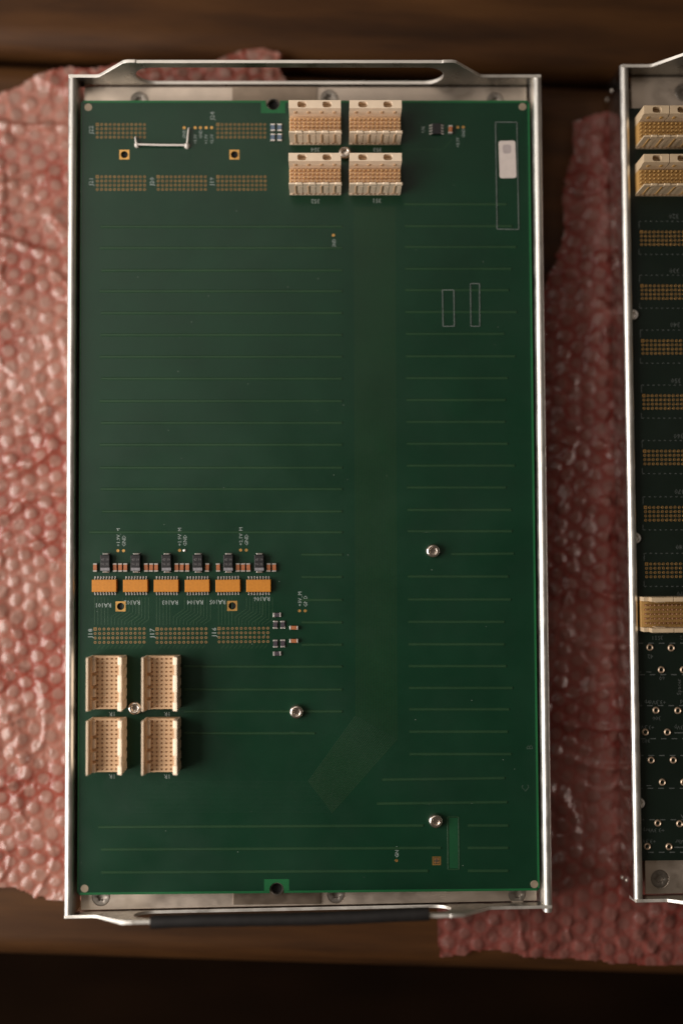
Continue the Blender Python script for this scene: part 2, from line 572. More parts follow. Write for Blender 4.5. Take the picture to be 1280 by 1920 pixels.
def bubble_wrap(label, poly, lift, seed, wrinkle, mat):
    xs, ys = [p[0] for p in poly], [p[1] for p in poly]
    ST, PITCH, RB = 0.8, 7.8, 3.2
    nx, ny = int((max(xs) - min(xs)) / ST) + 1, int((max(ys) - min(ys)) / ST) + 1
    ang = rad(12 + seed * 3)
    ca, sa = math.cos(ang), math.sin(ang)
    vs, ix, bub, fld = [], {}, [], []
    for j in range(ny):
        for i in range(nx):
            x, y = min(xs) + i * ST, min(ys) + j * ST
            jit = noise.noise((x * 0.05, y * 0.05, seed)) * 5 + noise.noise((x * 0.25, y * 0.25, seed)) * 1.2
            if not inside((x + jit, y + jit * 0.8), poly):
                continue
            wx = x + 1.8 * noise.noise((x * 0.04, y * 0.04, seed + 9.1))
            wy = y + 1.8 * noise.noise((x * 0.04, y * 0.04, seed + 5.7))
            u, v = wx * ca - wy * sa, wx * sa + wy * ca
            row = round(v / (PITCH * 0.866))
            best = 99.0
            hid = (0, 0)
            for rr in (row - 1, row, row + 1):
                off = 0.5 * PITCH if rr % 2 else 0
                k = round((u - off) / PITCH)
                jr = random.Random(rr * 131 + k * 7919 + seed)
                d = math.hypot(u - off - k * PITCH + jr.uniform(-0.35, 0.35), v - rr * PITCH * 0.866 + jr.uniform(-0.35, 0.35))
                if d < best:
                    best, hid = d, (rr, k)
            rnd = random.Random(hid[0] * 971 + hid[1] * 13 + seed)
            flat = rnd.random() < 0.24
            hb = (0.15 if flat else 0.42 + 0.38 * rnd.random())
            q = best / (RB * (0.90 + 0.22 * rnd.random()))
            h = hb * (1 - q ** 3) ** 0.8 if q < 1 else 0
            h += 0.6 * noise.noise((x * 0.11, y * 0.16, seed + 2)) + 0.12 * noise.noise((x * 0.45, y * 0.45, seed + 6))
            c1 = 1 - abs(noise.noise((x * 0.045, y * 0.045, seed + 21.0))) * 2.2
            c2 = 1 - abs(noise.noise((x * 0.09 + 5, y * 0.07, seed + 33.0))) * 2.2
            h += 0.8 * max(0, c1) ** 6 + 0.25 * max(0, c2) ** 4
            fold = noise.noise((x * 0.007, y * 0.030 + x * 0.006, seed + 11.0)) + 0.4 * noise.noise((x * 0.05, y * 0.06, seed + 12.0))
            if flat:
                h += 0.6 * noise.noise((x * 0.9, y * 0.9, seed))
            n1 = noise.noise((x * 0.018, y * 0.018, seed + 1.3))
            n2 = noise.noise((x * 0.06, y * 0.035, seed + 4.2))
            rdg = 1 - abs(noise.noise((x * 0.022 + 3, y * 0.05, seed + 7.7)))
            z = lift + 1.6 * n1 + wrinkle * 0.7 * n2 + wrinkle * 1.4 * max(0, rdg - 0.82) * 6 + h
            ix[(i, j)] = len(vs)
            vs.append((x, y, max(TABLE_Z + 0.3, min(z, -17.3))))
            bub.append(max(0.0, min(1.0, (0.92 - q) * 5)) if q < 0.92 else max(0.0, min(0.6, (q - 1.12) * 4)))
            fld.append(max(0.0, min(1.0, 0.5 + 1.6 * fold)))
    fs = []
    for (i, j), a in ix.items():
        b, c, d = ix.get((i + 1, j)), ix.get((i + 1, j + 1)), ix.get((i, j + 1))
        if b is not None and c is not None and d is not None:
            fs.append((a, b, c, d))
    m = MB()
    m.add(vs, fs)
    me = m.mesh('bubble_wrap', mat, 0)
    me.shade_smooth()
    at_ = me.attributes.new('bubble', 'FLOAT', 'POINT')
    at_.data.foreach_set('value', bub)
    at_ = me.attributes.new('fold', 'FLOAT', 'POINT')
    at_.data.foreach_set('value', fld)
    o = place('bubble_wrap', me)
    o['label'], o['category'], o['group'] = label, 'bubble wrap', 'pink bubble wrap under the modules'
    return o


def poly(*pts):
    return [tuple(at(x, y, TABLE_Z + 2)) for x, y in pts]


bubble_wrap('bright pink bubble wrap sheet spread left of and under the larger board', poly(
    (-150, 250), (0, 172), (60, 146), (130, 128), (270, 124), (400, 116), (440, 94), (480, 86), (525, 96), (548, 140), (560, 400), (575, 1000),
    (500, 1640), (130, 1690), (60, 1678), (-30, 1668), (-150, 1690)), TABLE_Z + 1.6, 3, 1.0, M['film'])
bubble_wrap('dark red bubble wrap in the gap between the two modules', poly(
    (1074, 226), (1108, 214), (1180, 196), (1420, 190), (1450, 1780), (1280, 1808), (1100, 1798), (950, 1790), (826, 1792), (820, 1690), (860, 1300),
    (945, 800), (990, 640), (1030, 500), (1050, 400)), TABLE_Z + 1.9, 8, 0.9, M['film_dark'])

# ------------------------------------------------------------------ the aluminium carrier shared by both modules
Z_BASE, Z_RIM, Z_GRIP, Z_FOOT = -5.0, 3.2, 17.0, -17.0


SLOPE = 0.011                                   # the lower wall is bent slightly out of square


def end_wall(name, parent, u0, u1, v, t, face, slope=0.0, lean=0.0):
    """upright sheet with sloped shoulders and a hand slot; face = +1 thickness goes away from the board upwards in v"""
    s, e = 12.5, 26.5                              # flat shoulders: short on one side, long on the other
    out = [(u0, Z_BASE - 1.5), (u1, Z_BASE - 1.5), (u1, Z_RIM), (u1 - e, Z_RIM), (u1 - e - 1.5, Z_RIM + 0.4)]
    out += [(u1 - e - 14, Z_GRIP - 0.6), (u1 - e - 16, Z_GRIP), (u1 - e - 20, Z_GRIP), (u1 - e - 20.3, Z_GRIP - 0.35)]
    out += [(u0 + 33.3, Z_GRIP - 0.35), (u0 + 33.0, Z_GRIP), (u0 + 29.5, Z_GRIP), (u0 + 27.5, Z_GRIP - 0.6), (u0 + s + 1.5, Z_RIM + 0.4), (u0 + s, Z_RIM), (u0, Z_RIM)]
    z0, z1 = -3.3, 12.4
    r = (z1 - z0) / 2
    zc = (z0 + z1) / 2
    a, b = u0 + 31.0 + r, u1 - 45.0 - r
    slot = [(b + r * math.cos(rad(k)), zc + r * math.sin(rad(k))) for k in range(-90, 91, 15)]
    slot += [(a + r * math.cos(rad(k)), zc + r * math.sin(rad(k))) for k in range(90, 271, 15)]
    m = MB()
    m.plate(out, [slot], 0, t, lambda p, q, w: (p, v + face * w + p * slope - face * lean * (q - Z_BASE) / 22, q))
    for i, f in enumerate(m.f):                                       # cut edges are coloured lighter for the light they catch, faces darker
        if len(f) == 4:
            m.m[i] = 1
    return m.build(name, [M['alu_wall'], M['alu_edge_lit']], parent, smooth=25, bevel=0.18)


def fix_normals(o):
    bm = bmesh.new()
    bm.from_mesh(o.data)
    bmesh.ops.recalc_face_normals(bm, faces=bm.faces[:])
    bm.to_mesh(o.data)
    bm.free()


def side_rail(parent, u_out, inward, v0, v1):
    """folded sheet: outer wall, rounded lip, inner wall"""
    wd = 4.0
    r = wd / 2
    prof = [(0, Z_FOOT)]
    for k in range(0, 181, 15):
        prof.append((r - r * math.cos(rad(k)), Z_RIM - r + r * math.sin(rad(k))))
    prof += [(wd, Z_BASE - 6), (wd - 1.2, Z_BASE - 6), (wd - 1.2, Z_RIM - r), (1.2, Z_RIM - r), (1.2, Z_FOOT)]
    m = MB()
    m.plate(prof, [], v0, v1, lambda p, q, w: (u_out + inward * p, w, q))
    for i, f in enumerate(m.f):                                       # flat side walls are smoother than the bent lip
        if max(m.v[k][2] for k in f) <= Z_RIM - r + 0.01 and max(abs(m.v[k][0] - u_out) for k in f) < 0.01:
            m.m[i] = 1
    o = m.build('side_rail', [M['alu'], M['alu_side']], parent, smooth=32)
    fix_normals(o)
    return o


def torx(m, u, v, z, r, rec, dome=0.0):
    m.lathe(u, v, [(r, z - 0.9), (r, z - 0.12), (r - 0.15, z), (rec * 1.25, z + dome), (rec, z + dome - 0.05, 0.13), (rec * 0.96, z - 1.1, 0.13), (0, z - 1.35)], 36)


def pan_screw(parent, u, v, z=0.0, r=3.1, h=2.3):
    m = MB()
    m.lathe(u, v, [(r, z), (r, z + h * 0.55), (r * 0.96, z + h * 0.78), (r * 0.84, z + h * 0.94), (r * 0.66, z + h), (r * 0.52, z + h * 0.97),
                   (r * 0.47, z + h * 0.90, 0.10), (r * 0.45, z + h * 0.38, 0.10), (0, z + h * 0.30)], 36)
    return m.build('screw', M['steel'], parent, smooth=50)


def carrier(parent, u0, u1, v0, v1, plate_u0, plate_u1, holes, screws, sleeve_span, strip):
    side_rail(parent, u0, 1, v0, v1)
    side_rail(parent, u1, -1, v0, v1)
    # base plate with clearance holes
    hl = [circ(u, v, 4.1, 28) for u, v in screws] + [circ(u, v, 2.7, 20) for u, v in holes]
    m = MB()
    m.plate([(plate_u0, v0 + 1.4 + SLOPE * plate_u0), (plate_u1, v0 + 1.4 + SLOPE * plate_u1), (plate_u1, v1 - 2.1), (plate_u0, v1 - 2.1)], hl, Z_BASE - 1.5, Z_BASE)
    m.build('base_plate', M['alu_plate'], parent, smooth=25, bevel=0.12)
    m = MB()
    m.box(u0 + 1.3, u1 - 1.3, v0 + 3, v1 - 3, Z_FOOT + 0.2, Z_FOOT + 1.6)
    m.build('bottom_sheet', M['alu_strip'], parent)
    for u, v in screws:
        m = MB()
        m.lathe(u, v, [(4.08, Z_BASE - 0.5), (4.0, Z_BASE - 0.30), (3.75, Z_BASE - 0.28), (3.6, Z_BASE - 0.04), (1.95, Z_BASE + 0.0), (1.7, Z_BASE - 0.08, 0.13),
                       (1.62, Z_BASE - 1.0, 0.13), (0, Z_BASE - 1.3)], 36)
        m.build('countersunk_screw', M['steel_dark'], parent, smooth=50)
    if strip:
        m = MB()
        m.plate(rect(strip[0], strip[1], v0 + 2.2, v1 - 2.2), [circ(u, v, 2.75, 20) for u, v in holes], Z_BASE + 0.06, Z_BASE + 0.75)
        m.build('center_strip', M['alu_strip'], parent, smooth=25, bevel=0.15)
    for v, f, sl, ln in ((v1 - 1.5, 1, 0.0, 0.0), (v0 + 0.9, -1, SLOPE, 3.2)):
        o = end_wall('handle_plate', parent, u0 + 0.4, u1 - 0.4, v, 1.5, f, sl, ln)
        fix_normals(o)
    if sleeve_span:
        a, b = sleeve_span
        zc = (12.4 + Z_GRIP) / 2
        pts = []
        n = 28
        for i in range(n + 1):
            t = i / n
            pts.append((a + (b - a) * t, v0 + 2.75 + 2.3 * (t - 0.5) + 0.35 * math.sin(t * 7 + 0.6), zc + 0.15 * math.sin(t * 9)))
        m = MB()
        m.tube(pts, [2.75 + 0.06 * math.sin(i * 1.7) for i in range(n + 1)], 20)
        o = m.build('rubber_sleeve', M['rubber'], parent, smooth=50)
        fix_normals(o)


# ------------------------------------------------------------------ connectors
def connector_upper(parent, u, v, wd, dp, h, cols, split=False, mats=('cream', 'tan', 'pin')):
    """open-ended header: thick rear wall with two pockets, pin floor, thin front wall with ribs"""
    m = MB()
    hw, hd = wd / 2, dp / 2
    rear0 = hd - 4.2
    m.box(-hw, hw, -hd + 1.1, rear0, 0, 5.4, 1)                       # floor
    top = h
    spans = [(-hw, -0.2), (0.2, hw)] if split else [(-hw, hw)]
    for a, b in spans:
        pk = [x for x in (-wd * 0.245, wd * 0.235) if a < x < b]
        m.box(a, b, rear0, hd, 0, top - 3.2)
        m.plate([(a, rear0 + 0.5), (b, rear0 + 0.5), (b, hd), (a, hd)], [round_rect(x, hd - 1.95, 4.0, 2.7, 1.1, 4) for x in pk], top - 3.197, top)
        m.add([(a, rear0, top - 3.2), (b, rear0, top - 3.2), (b, rear0 + 0.497, top - 0.02), (a, rear0 + 0.497, top - 0.02)], [(0, 1, 2, 3)])
    for k in range(4):                                               # small keys under the rear rim
        x = -hw + wd * (0.12 + 0.25 * k)
        m.box(x - 0.5, x + 0.5, rear0 - 0.25, rear0 + 0.1, top - 4.2, top - 2.2, 1)
    m.box(-hw, hw, -hd + 0.35, -hd + 1.1, 0, top - 0.5)               # front wall
    for k in range(4):
        x = -hw + wd * (0.20 + 0.25 * k)
        m.cbox(x - 1.5, x + 1.5, -hd + 0.2, -hd + 1.3, top - 2.2, top, 0.4)
        m.box(x - 2.1, x - 1.5, -hd + 0.05, -hd + 0.35, 0.9, top - 2.5, 1)
        m.box(x - 0.3, x + 1.3, -hd + 0.2, -hd + 0.35, 0.9, top - 3.5)
    m.box(-hw, hw, -hd - 0.1, -hd + 0.35, 0, 0.9)
    o = m.build('connector', [M[mats[0]], M[mats[1]]], parent, (u, v, 0), smooth=25, bevel=0.12)
    p = MB()
    for i in range(cols):
        x = (i - (cols - 1) / 2) * 2.0 * (wd / 23.4)
        for j in range(5):
            y = -hd + 2.05 + j * 1.72
            p.cbox(x - 0.34, x + 0.34, y - 0.34, y + 0.34, 5.4, 7.2, 0.2)
    p.build('contact_pins', M[mats[2]], o, kind='stuff')
    p = MB()
    for i in range(cols - 1):
        x = (i - (cols - 2) / 2) * 2.0 * (wd / 23.4)
        p.box(x - 0.28, x + 0.28, -hd - 0.18, -hd - 0.02, 0.9, 1.9)
    p.build('solder_tails', M['pin_dark'], o, kind='stuff')
    return o


def connector_lower(parent, u, v, wd, ln, h):
    """open-ended header turned on its side: two long castellated walls and a pin floor"""
    m = MB()
    hw, hl = wd / 2, ln / 2
    m.box(-hw + 0.5, hw - 1.0, -hl, hl, 0, 4.4, 1)
    # left wall, thin at the top, with inner blocks
    m.box(-hw, -hw + 0.75, -hl, hl, 0, h)
    m.box(-hw + 0.75, -hw + 1.5, -hl, hl, 0, h * 0.80, 1)
    for a, b in ((0.02, 0.06), (0.07, 0.30), (0.37, 0.54), (0.61, 0.76), (0.83, 0.99)):
        m.box(-hw + 1.4, -hw + 2.9, hl - b * ln, hl - a * ln, 0, h * 0.62)
    # right wall: wide merlons, narrow between
    m.box(hw - 1.0, hw, -hl, hl, 0, h - 0.35)
    for a, b in ((0.0, 0.146), (0.337, 0.652), (0.838, 1.0)):
        y0, y1 = hl - b * ln, hl - a * ln
        m.add([(hw - 1.95, y0, 2.9), (hw - 0.02, y0, 2.9), (hw - 0.02, y1, 2.9), (hw - 1.95, y1, 2.9), (hw - 1.95, y0, h - 1.3), (hw - 0.02, y0, h), (hw - 0.02, y1, h), (hw - 1.95, y1, h - 1.3)],
              [(3, 2, 1, 0), (4, 5, 6, 7), (0, 1, 5, 4), (1, 2, 6, 5), (2, 3, 7, 6), (3, 0, 4, 7)])
    for a, b in ((0.146, 0.337), (0.652, 0.838)):
        m.box(hw - 1.4, hw - 1.0, hl - b * ln + 0.1, hl - a * ln - 0.1, 2.9, h - 1.3)
        m.box(hw - 0.6, hw - 0.01, hl - b * ln, hl - a * ln, h - 1, h - 0.05)
    for k in range(5):
        y = -hl + ln * (0.1 + 0.2 * k)
        m.box(hw, hw + 0.35, y - 1.6, y + 1.6, 0.5, h * 0.55)
    o = m.build('connector', [M['cream'], M['tan']], parent, (u, v, 0), smooth=25, bevel=0.10)
    p = MB()
    for i in range(5):
        for j in range(12):
            x, y = -hw + 3.55 + i * 2.03, (j - 5.5) * 2.0 * (ln / 24.6)
            p.cbox(x - 0.30, x + 0.30, y - 0.32, y + 0.32, 4.4, 4.9, 0.15)
    p.build('contact_pins', M['pin_dark'], o, kind='stuff')
    return o


# ------------------------------------------------------------------ small board parts (meshes shared)
def chip_meshes(ln, wd, h, mat):
    b, e = MB(), MB()
    b.cbox(-wd / 2 + 0.05, wd / 2 - 0.05, -ln / 2 + 0.5, ln / 2 - 0.5, 0.05, h - 0.06, 0.1)
    e.cbox(-wd / 2, wd / 2, -ln / 2, -ln / 2 + 0.78, 0, h, 0.16)
    return b.mesh('chip_body', mat, 25), e.mesh('end_cap', M['tin'], 25)


CHIPS = {'cap': chip_meshes(3.9, 1.75, 1.5, M['chip']), 'res': chip_meshes(3.6, 1.95, 0.8, M['resist']), 'blue': chip_meshes(3.5, 2.0, 0.8, M['resist_blue'])}


def chip(parent, name, kind, p, deg=0):
    b, e = CHIPS[kind]
    o = place(name, b, parent, (p.x, p.y, 0), deg + random.uniform(-2.5, 2.5))
    place('end_cap', e, o)
    place('end_cap', e, o, deg=180)
    return o


def tantalum(parent, p, deg, proto={}):
    if not proto:
        b = MB()
        b.cbox(-2.15, 2.15, -3.65, 3.65, 0.25, 2.8, 0.28)
        proto['b'] = b.mesh('tantalum_body', M['black'], 25)
        b = MB()
        b.box(-2.02, 2.02, -3.45, -2.15, 2.8, 2.815)
        b.add([(-2.16, -3.45, 1.6), (-2.16, -2.15, 1.6), (-2.16, -2.15, 2.52), (-2.16, -3.45, 2.52)], [(0, 1, 2, 3)])
        proto['s'] = b.mesh('polarity_band', M['band'], 0)
        b = MB()
        b.text('47 10', 0, 1.55, 1.15, 2.82, 0, sx=0.9)
        b.text('96 35', 0, -0.55, 1.15, 2.82, 0, sx=0.9)
        proto['t'] = b.mesh('body_print', M['print'], 0)
        b = MB()
        b.cbox(-1.25, 1.25, 3.6, 4.35, 0, 1.5, 0.25)
        b.cbox(-1.5, 1.5, 3.9, 4.4, 0, 0.3, 0.1)
        proto['e'] = b.mesh('terminal', M['tin'], 25)
    o = place('tantalum_capacitor', proto['b'], parent, (p.x, p.y, 0), deg)
    place('polarity_band', proto['s'], o)
    place('body_print', proto['t'], o)
    place('terminal', proto['e'], o)
    place('terminal', proto['e'], o, deg=180)
    return o


def network(parent, p, deg, proto={}):
    if not proto:
        b = MB()
        b.cbox(-5.5, 5.5, -2.75, 2.75, 0.3, 2.4, 0.22)
        proto['b'] = b.mesh('network_body', M['orange'], 25)
        b = MB()
        for i in range(8):
            x = (i - 3.5) * 1.29
            b.box(x - 0.22, x + 0.22, 2.7, 3.15, 0.9, 1.15)
            b.box(x - 0.22, x + 0.22, 3.15, 3.4, 0.05, 1.15)
            b.cbox(x - 0.27, x + 0.27, 3.4, 4.25, 0.02, 0.32, 0.08)
        proto['l'] = b.mesh('lead_row', M['tin'], 25)
    o = place('resistor_network', proto['b'], parent, (p.x, p.y, 0), deg)
    for k in (0, 180):
        q = place('lead_row', proto['l'], o, deg=k)
        q['kind'] = 'stuff'
    return o


def pad_field(parent, p, cols, rows, pitch, mat, name='pad_array'):
    """plated through holes: rings with a dip, first one square"""
    m = MB()
    for i in range(cols):
        for j in range(rows):
            x, y = p.x + i * pitch, p.y - j * pitch
            if i == 0 and j == 0:
                m.box(x - 0.72, x + 0.72, y - 0.72, y + 0.72, 0.0, 0.05)
            m.lathe(x, y, [(0.66, 0.0), (0.62, 0.07), (0.36, 0.07)], 10)
            m.lathe(x, y, [(0.36, 0.06), (0, 0.05)], 10, 1)
    return m.build(name, [mat, M['hole']], parent, smooth=0, kind='stuff')


def ridge(m, a, b, wd=1.25, h=0.26):
    """a trace under the mask: low trapezoid"""
    d = Vector(b) - Vector(a)
    d.normalize()
    n = Vector((-d.y, d.x))
    a, b = Vector(a), Vector(b)
    q = [a - n * wd / 2, a - n * wd * 0.28, a + n * wd * 0.28, a + n * wd / 2]
    r = [b - n * wd / 2, b - n * wd * 0.28, b + n * wd * 0.28, b + n * wd / 2]
    zs = (0.0, h, h, 0.0)
    vs = [(*p, z) for p, z in zip(q, zs)] + [(*p, z) for p, z in zip(r, zs)]
    m.add(vs, [(0, 4, 5, 1), (1, 5, 6, 2), (2, 6, 7, 3)])


# ------------------------------------------------------------------ first module (green board)
c4 = [at(152, 188), at(992, 188), at(1011, 1673), at(145, 1676)]
O1 = sum(c4, Vector((0, 0))) / 4
B = Frame(O1.x, O1.y, 0.31)
W2, L2 = 102.9, 179.5
mod = thing('circuit_module', 'green circuit board in an aluminium tray with a black sleeve on its lower handle', 'circuit board', (O1.x, O1.y, 0), 0.31)

u_l, u_r = B(127, 143, Z_RIM).x, B(1015.5, 143, Z_RIM).x
v_t = B(570, 113, Z_GRIP).y + 0.4
v_b = B(570, 1738, Z_GRIP).y
n_t, n_b = B(512, 195, -1), B(519, 1667, -1)
base_screws = [B(262, 188, Z_BASE), B(461, 198, Z_BASE), B(617.5, 184, Z_BASE), B(928, 189, Z_BASE),
               B(190, 1682, Z_BASE), B(467, 1668, Z_BASE), B(630, 1677, Z_BASE), B(969, 1677, Z_BASE)]
carrier(mod, u_l, u_r, v_b, v_t, B(159, 170, Z_BASE).x, B(986, 170, Z_BASE).x, [tuple(n_t), tuple(n_b)], [tuple(p) for p in base_screws],
        (B(283, 1730, 15).x, B(804, 1720, 15).x), (B(437.5, 1690, Z_BASE).x, B(601, 1690, Z_BASE).x))

# board outline with a U notch at each end
NR = 3.2
out = [(-W2 + 1, -L2), (-W2, -L2 + 1), (-W2, L2 - 1), (-W2 + 1, L2)]
out = [(-W2, L2 - 1), (-W2 + 1, L2)]
out += [(n_t.x - NR, L2)] + [(n_t.x - NR * math.cos(rad(k)), n_t.y - NR * math.sin(rad(k))) for k in range(0, 181, 15)] + [(n_t.x + NR, L2)]
out += [(W2 - 1, L2), (W2, L2 - 1), (W2, -L2 + 1), (W2 - 1, -L2)]
out += [(n_b.x + NR, -L2)] + [(n_b.x + NR * math.cos(rad(k)), n_b.y + NR * math.sin(rad(k))) for k in range(0, 181, 15)] + [(n_b.x - NR, -L2)]
out += [(-W2 + 1, -L2), (-W2, -L2 + 1)]
sq = [B(233.5, 290), B(439.5, 290), B(226.5, 1137), B(435.5, 1136)]
m = MB()
m.plate(out, [circ(p.x, p.y, 1.65, 20) for p in sq], -2.4, 0)
board = m.build('circuit_board', M['mask'], mod, smooth=25)
for p in (n_t, n_b):
    m = MB()
    m.lathe(p.x, p.y, [(3.05, Z_BASE + 0.8), (3.05, -1.6), (2.5, -1.45), (2.4, -1.7), (2.4, Z_BASE - 1.4), (0, Z_BASE - 1.4)], 24)
    m.build('bushing', M['steel_dark'], mod, smooth=40)
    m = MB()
    m.lathe(p.x, p.y, [(2.39, -3.4), (0, -3.4)], 24)  # black disc stands in for the shade down the hole
    m.build('hole_shade', M['void'], mod, smooth=40)

# bare laminate: border and clearance windows
m = MB()
for a, b in ((n_t.x - NR, -W2 + 1.2), (W2 - 1.2, n_t.x + NR)):
    m.box(min(a, b), max(a, b), L2 - 1.0, L2 - 0.01, 0.004, 0.014)
for a, b in ((n_b.x - NR, -W2 + 1.2), (W2 - 1.2, n_b.x + NR)):
    m.box(min(a, b), max(a, b), -L2 + 0.01, -L2 + 1.0, 0.004, 0.014)
m.box(-W2 + 0.01, -W2 + 0.55, -L2 + 1.1, L2 - 1.1, 0.004, 0.014)
m.box(W2 - 1.0, W2 - 0.01, -L2 + 1.1, L2 - 1.1, 0.004, 0.014)
for p, s in ((n_t, 1), (n_b, -1)):
    hole = [(p.x + (NR + 0.05) * math.cos(rad(k)), p.y + (NR + 0.05) * math.sin(rad(k))) for k in range(0, 360, 15)]
    ring = [(p.x - s * 5.5, s * (L2 - 1.05)), (p.x - s * 5.5, p.y - s * 4.7), (p.x + s * 5.6, p.y - s * 4.7), (p.x + s * 5.6, s * (L2 - 1.05))]
    edge = [(p.x + s * (NR + 0.05), s * (L2 - 1.05))] + [(p.x + s * (NR + 0.05) * math.cos(rad(k)), p.y - s * (NR + 0.05) * math.sin(rad(k))) for k in range(0, 181, 15)] + [(p.x - s * (NR + 0.05), s * (L2 - 1.05))]
    m.plate(ring + edge, [], 0.004, 0.014)
border = m.build('bare_border', M['mask_bare'], board, smooth=0)
a, b = B(841, 1534), B(858, 1628)
m = MB()
m.box(a.x, b.x, b.y, a.y, 0.004, 0.014)
m.build('bare_window', M['mask_slot'], board, smooth=0)
m = MB()
fr = [(a.x - 0.55, a.y + 0.5), (b.x + 0.55, a.y + 0.5), (b.x + 0.55, b.y - 0.5), (a.x - 0.55, b.y - 0.5)]
for i in range(4):
    ridge(m, fr[i], fr[(i + 1) % 4], 0.5, 0.12)

# long traces under the mask
for y in (425, 465, 507, 546, 587, 628, 669, 710, 752, 793, 834, 877, 917, 959, 998):
    x0 = 190 if y < 990 else 170
    ridge(m, B(x0 + random.uniform(-3, 3), y), B(641, y))
for y in (1040, 1082, 1125, 1167, 1209):
    ridge(m, B(565, y), B(641, y))
for y in (383, 424, 463, 504, 544, 585, 626, 668, 709, 750, 791, 832, 873, 914, 956, 996, 1081, 1124, 1166, 1208, 1249, 1290, 1330, 1372, 1414):
    ridge(m, B(758 + (y - 400) * 0.009, y), B(943 + random.uniform(0, 25), y))
ridge(m, B(845, 1039), B(962, 1038))
for y in (1250, 1293, 1334, 1375):
    ridge(m, B(345, y), B(641 if y < 1340 else 590, y))
for y, x0, x1 in ((1459, 716, 945), (1504, 706, 950), (1548, 185, 793), (1590, 190, 826), (1633, 190, 802)):
    ridge(m, B(x0, y + 3), B(x1, y))
for y in (1548, 1590, 1633):
    ridge(m, B(876, y), B(952, y))
# fan-out between the resistor networks and the pad arrays
for x0 in (175, 291, 407):
    for i in range(15):
        x = x0 + 3 + i * 6.3
        jog = 0 if i < 5 else (26 if i < 11 else 16)
        yb = 1142 + (i - 5) * 2.2 if i >= 5 else 1142
        xa = x + jog * 0.8
        p, q, r_, s_ = B(xa, 1120), B(xa, yb), B(x, yb + jog * 0.55), B(x, 1172)
        for k, t in ((p, q), (q, r_), (r_, s_)):
            if (Vector(k) - Vector(t)).length > 0.3:
                ridge(m, k, t, 0.30, 0.014)
    for i in range(11):
        ridge(m, B(x0 + 8 + i * 8, 1216), B(x0 + 14 + i * 8, 1209), 0.3, 0.012)
ridge(m, B(755, 280), B(830, 280), 0.3, 0.02)
ridge(m, B(830, 280), B(846, 262), 0.3, 0.02)
m.build('masked_traces', M['trace_dark'], board, smooth=20, kind='stuff')

# the broad bus of parallel traces: down, diagonal, then left
m = MB()
n_tr = 26
faint = MB()
for i in range(n_tr):
    t = i / (n_tr - 1)
    xs = 664 + t * 76
    p = [B(xs, 388), B(xs + 3.5, 1342 + t * 44), B(578 + t * 44, 1466 + t * 58)]
    q = [B(269 - t * 24, 1466 + t * 58), B(231 - t * 41, 1428 + t * 41)]
    ridge(m, p[0], p[1], 0.38, 0.008)
    ridge(m, p[1], p[2], 0.38, 0.026)
    for a, b in zip([p[2]] + q, q):
        ridge(faint, a, b, 0.34, 0.02)
m.build('bus_traces', M['trace'], board, smooth=20, kind='stuff')
faint.build('faint_bus_traces', M['mask'], board, smooth=20, kind='stuff')

# plated features
for p in sq:
    m = MB()
    m.plate(rect(p.x - 2.25, p.x + 2.25, p.y - 2.25, p.y + 2.25), [circ(p.x, p.y, 1.66, 20)], 0.004, 0.06)
    m.lathe(p.x, p.y, [(1.64, -1.0), (0, -1.0)], 20, 1)  # black disc inside the pad, painted shade for the hole's depth
    m.build('ground_pad', [M['gold'], M['void']], board, smooth=0)
p = B(818, 1614)
m = MB()
m.plate(rect(p.x - 1.9, p.x + 1.9, p.y - 1.9, p.y + 1.9), [rect(p.x - 1.4, p.x + 1.4, p.y - 1.4, p.y + 1.4)], 0.004, 0.06)
m.box(p.x - 1.15, p.x + 1.15, p.y - 1.15, p.y + 1.15, 0.004, 0.04, 1)
for dx in (-0.75, 0.75):
    for dy in (-0.75, 0.75):
        m.box(p.x + dx - 0.2, p.x + dx + 0.2, p.y + dy - 0.2, p.y + dy + 0.2, 0.02, 0.07)
m.lathe(p.x, p.y, [(0.75, 0.05), (0.7, 0.062), (0, 0.062)], 16, 2)
m.box(p.x - 0.2, p.x + 0.2, p.y - 1.1, p.y + 1.1, 0.02, 0.055, 2)
m.box(p.x - 1.1, p.x + 1.1, p.y - 0.2, p.y + 0.2, 0.02, 0.056, 2)
m.build('alignment_pad', [M['gold'], M['pin_dark'], M['hole']], board, smooth=0)
for px, py in ((166, 201), (979, 200), (159, 1666), (1001, 1658)):
    p = B(px, py)
    m = MB()
    m.lathe(p.x, p.y, [(1.75, 0.004), (1.7, 0.05), (0, 0.05)], 24)
    m.build('fiducial_mark', M['brass_dim'], board, smooth=0)
PT = 2.0
for px, py in ((183, 233.5), (408.5, 233.5), (183, 331.5), (297, 331.5), (409, 331.5), (179, 1179.5), (295, 1179.5), (411, 1178.5)):
    pad_field(board, B(px, py), 12, 4, 1.955 if py < 400 else 1.99, M['gold_dull'])
for px, py in ((345.5, 239.4), (366, 239.4), (376, 239.4), (386.6, 239.4), (397, 239.4), (857.6, 238.6), (868, 238.4), (625, 441),
               (221.5, 1032.5), (232, 1032.5), (337, 1032), (451.3, 1031.5), (461.9, 1031.5), (561.4, 1145.3), (572, 1145.3), (743, 1613.5)):
    p = B(px, py)
    m = MB()
    m.lathe(p.x, p.y, [(0.70, 0.0), (0.66, 0.06), (0.32, 0.06), (0.28, 0.02), (0, 0.02)], 14)
    m.build('test_pad', M['gold'], board, smooth=0)
m = MB()
p = B(346.5, 1032)
m.lathe(p.x, p.y, [(0.7, 0), (0.6, 0.35), (0.3, 0.5), (0, 0.52)], 14)
m.build('test_pad', M['tin'], board)

# printed legend
m = MB()
Z = 0.02


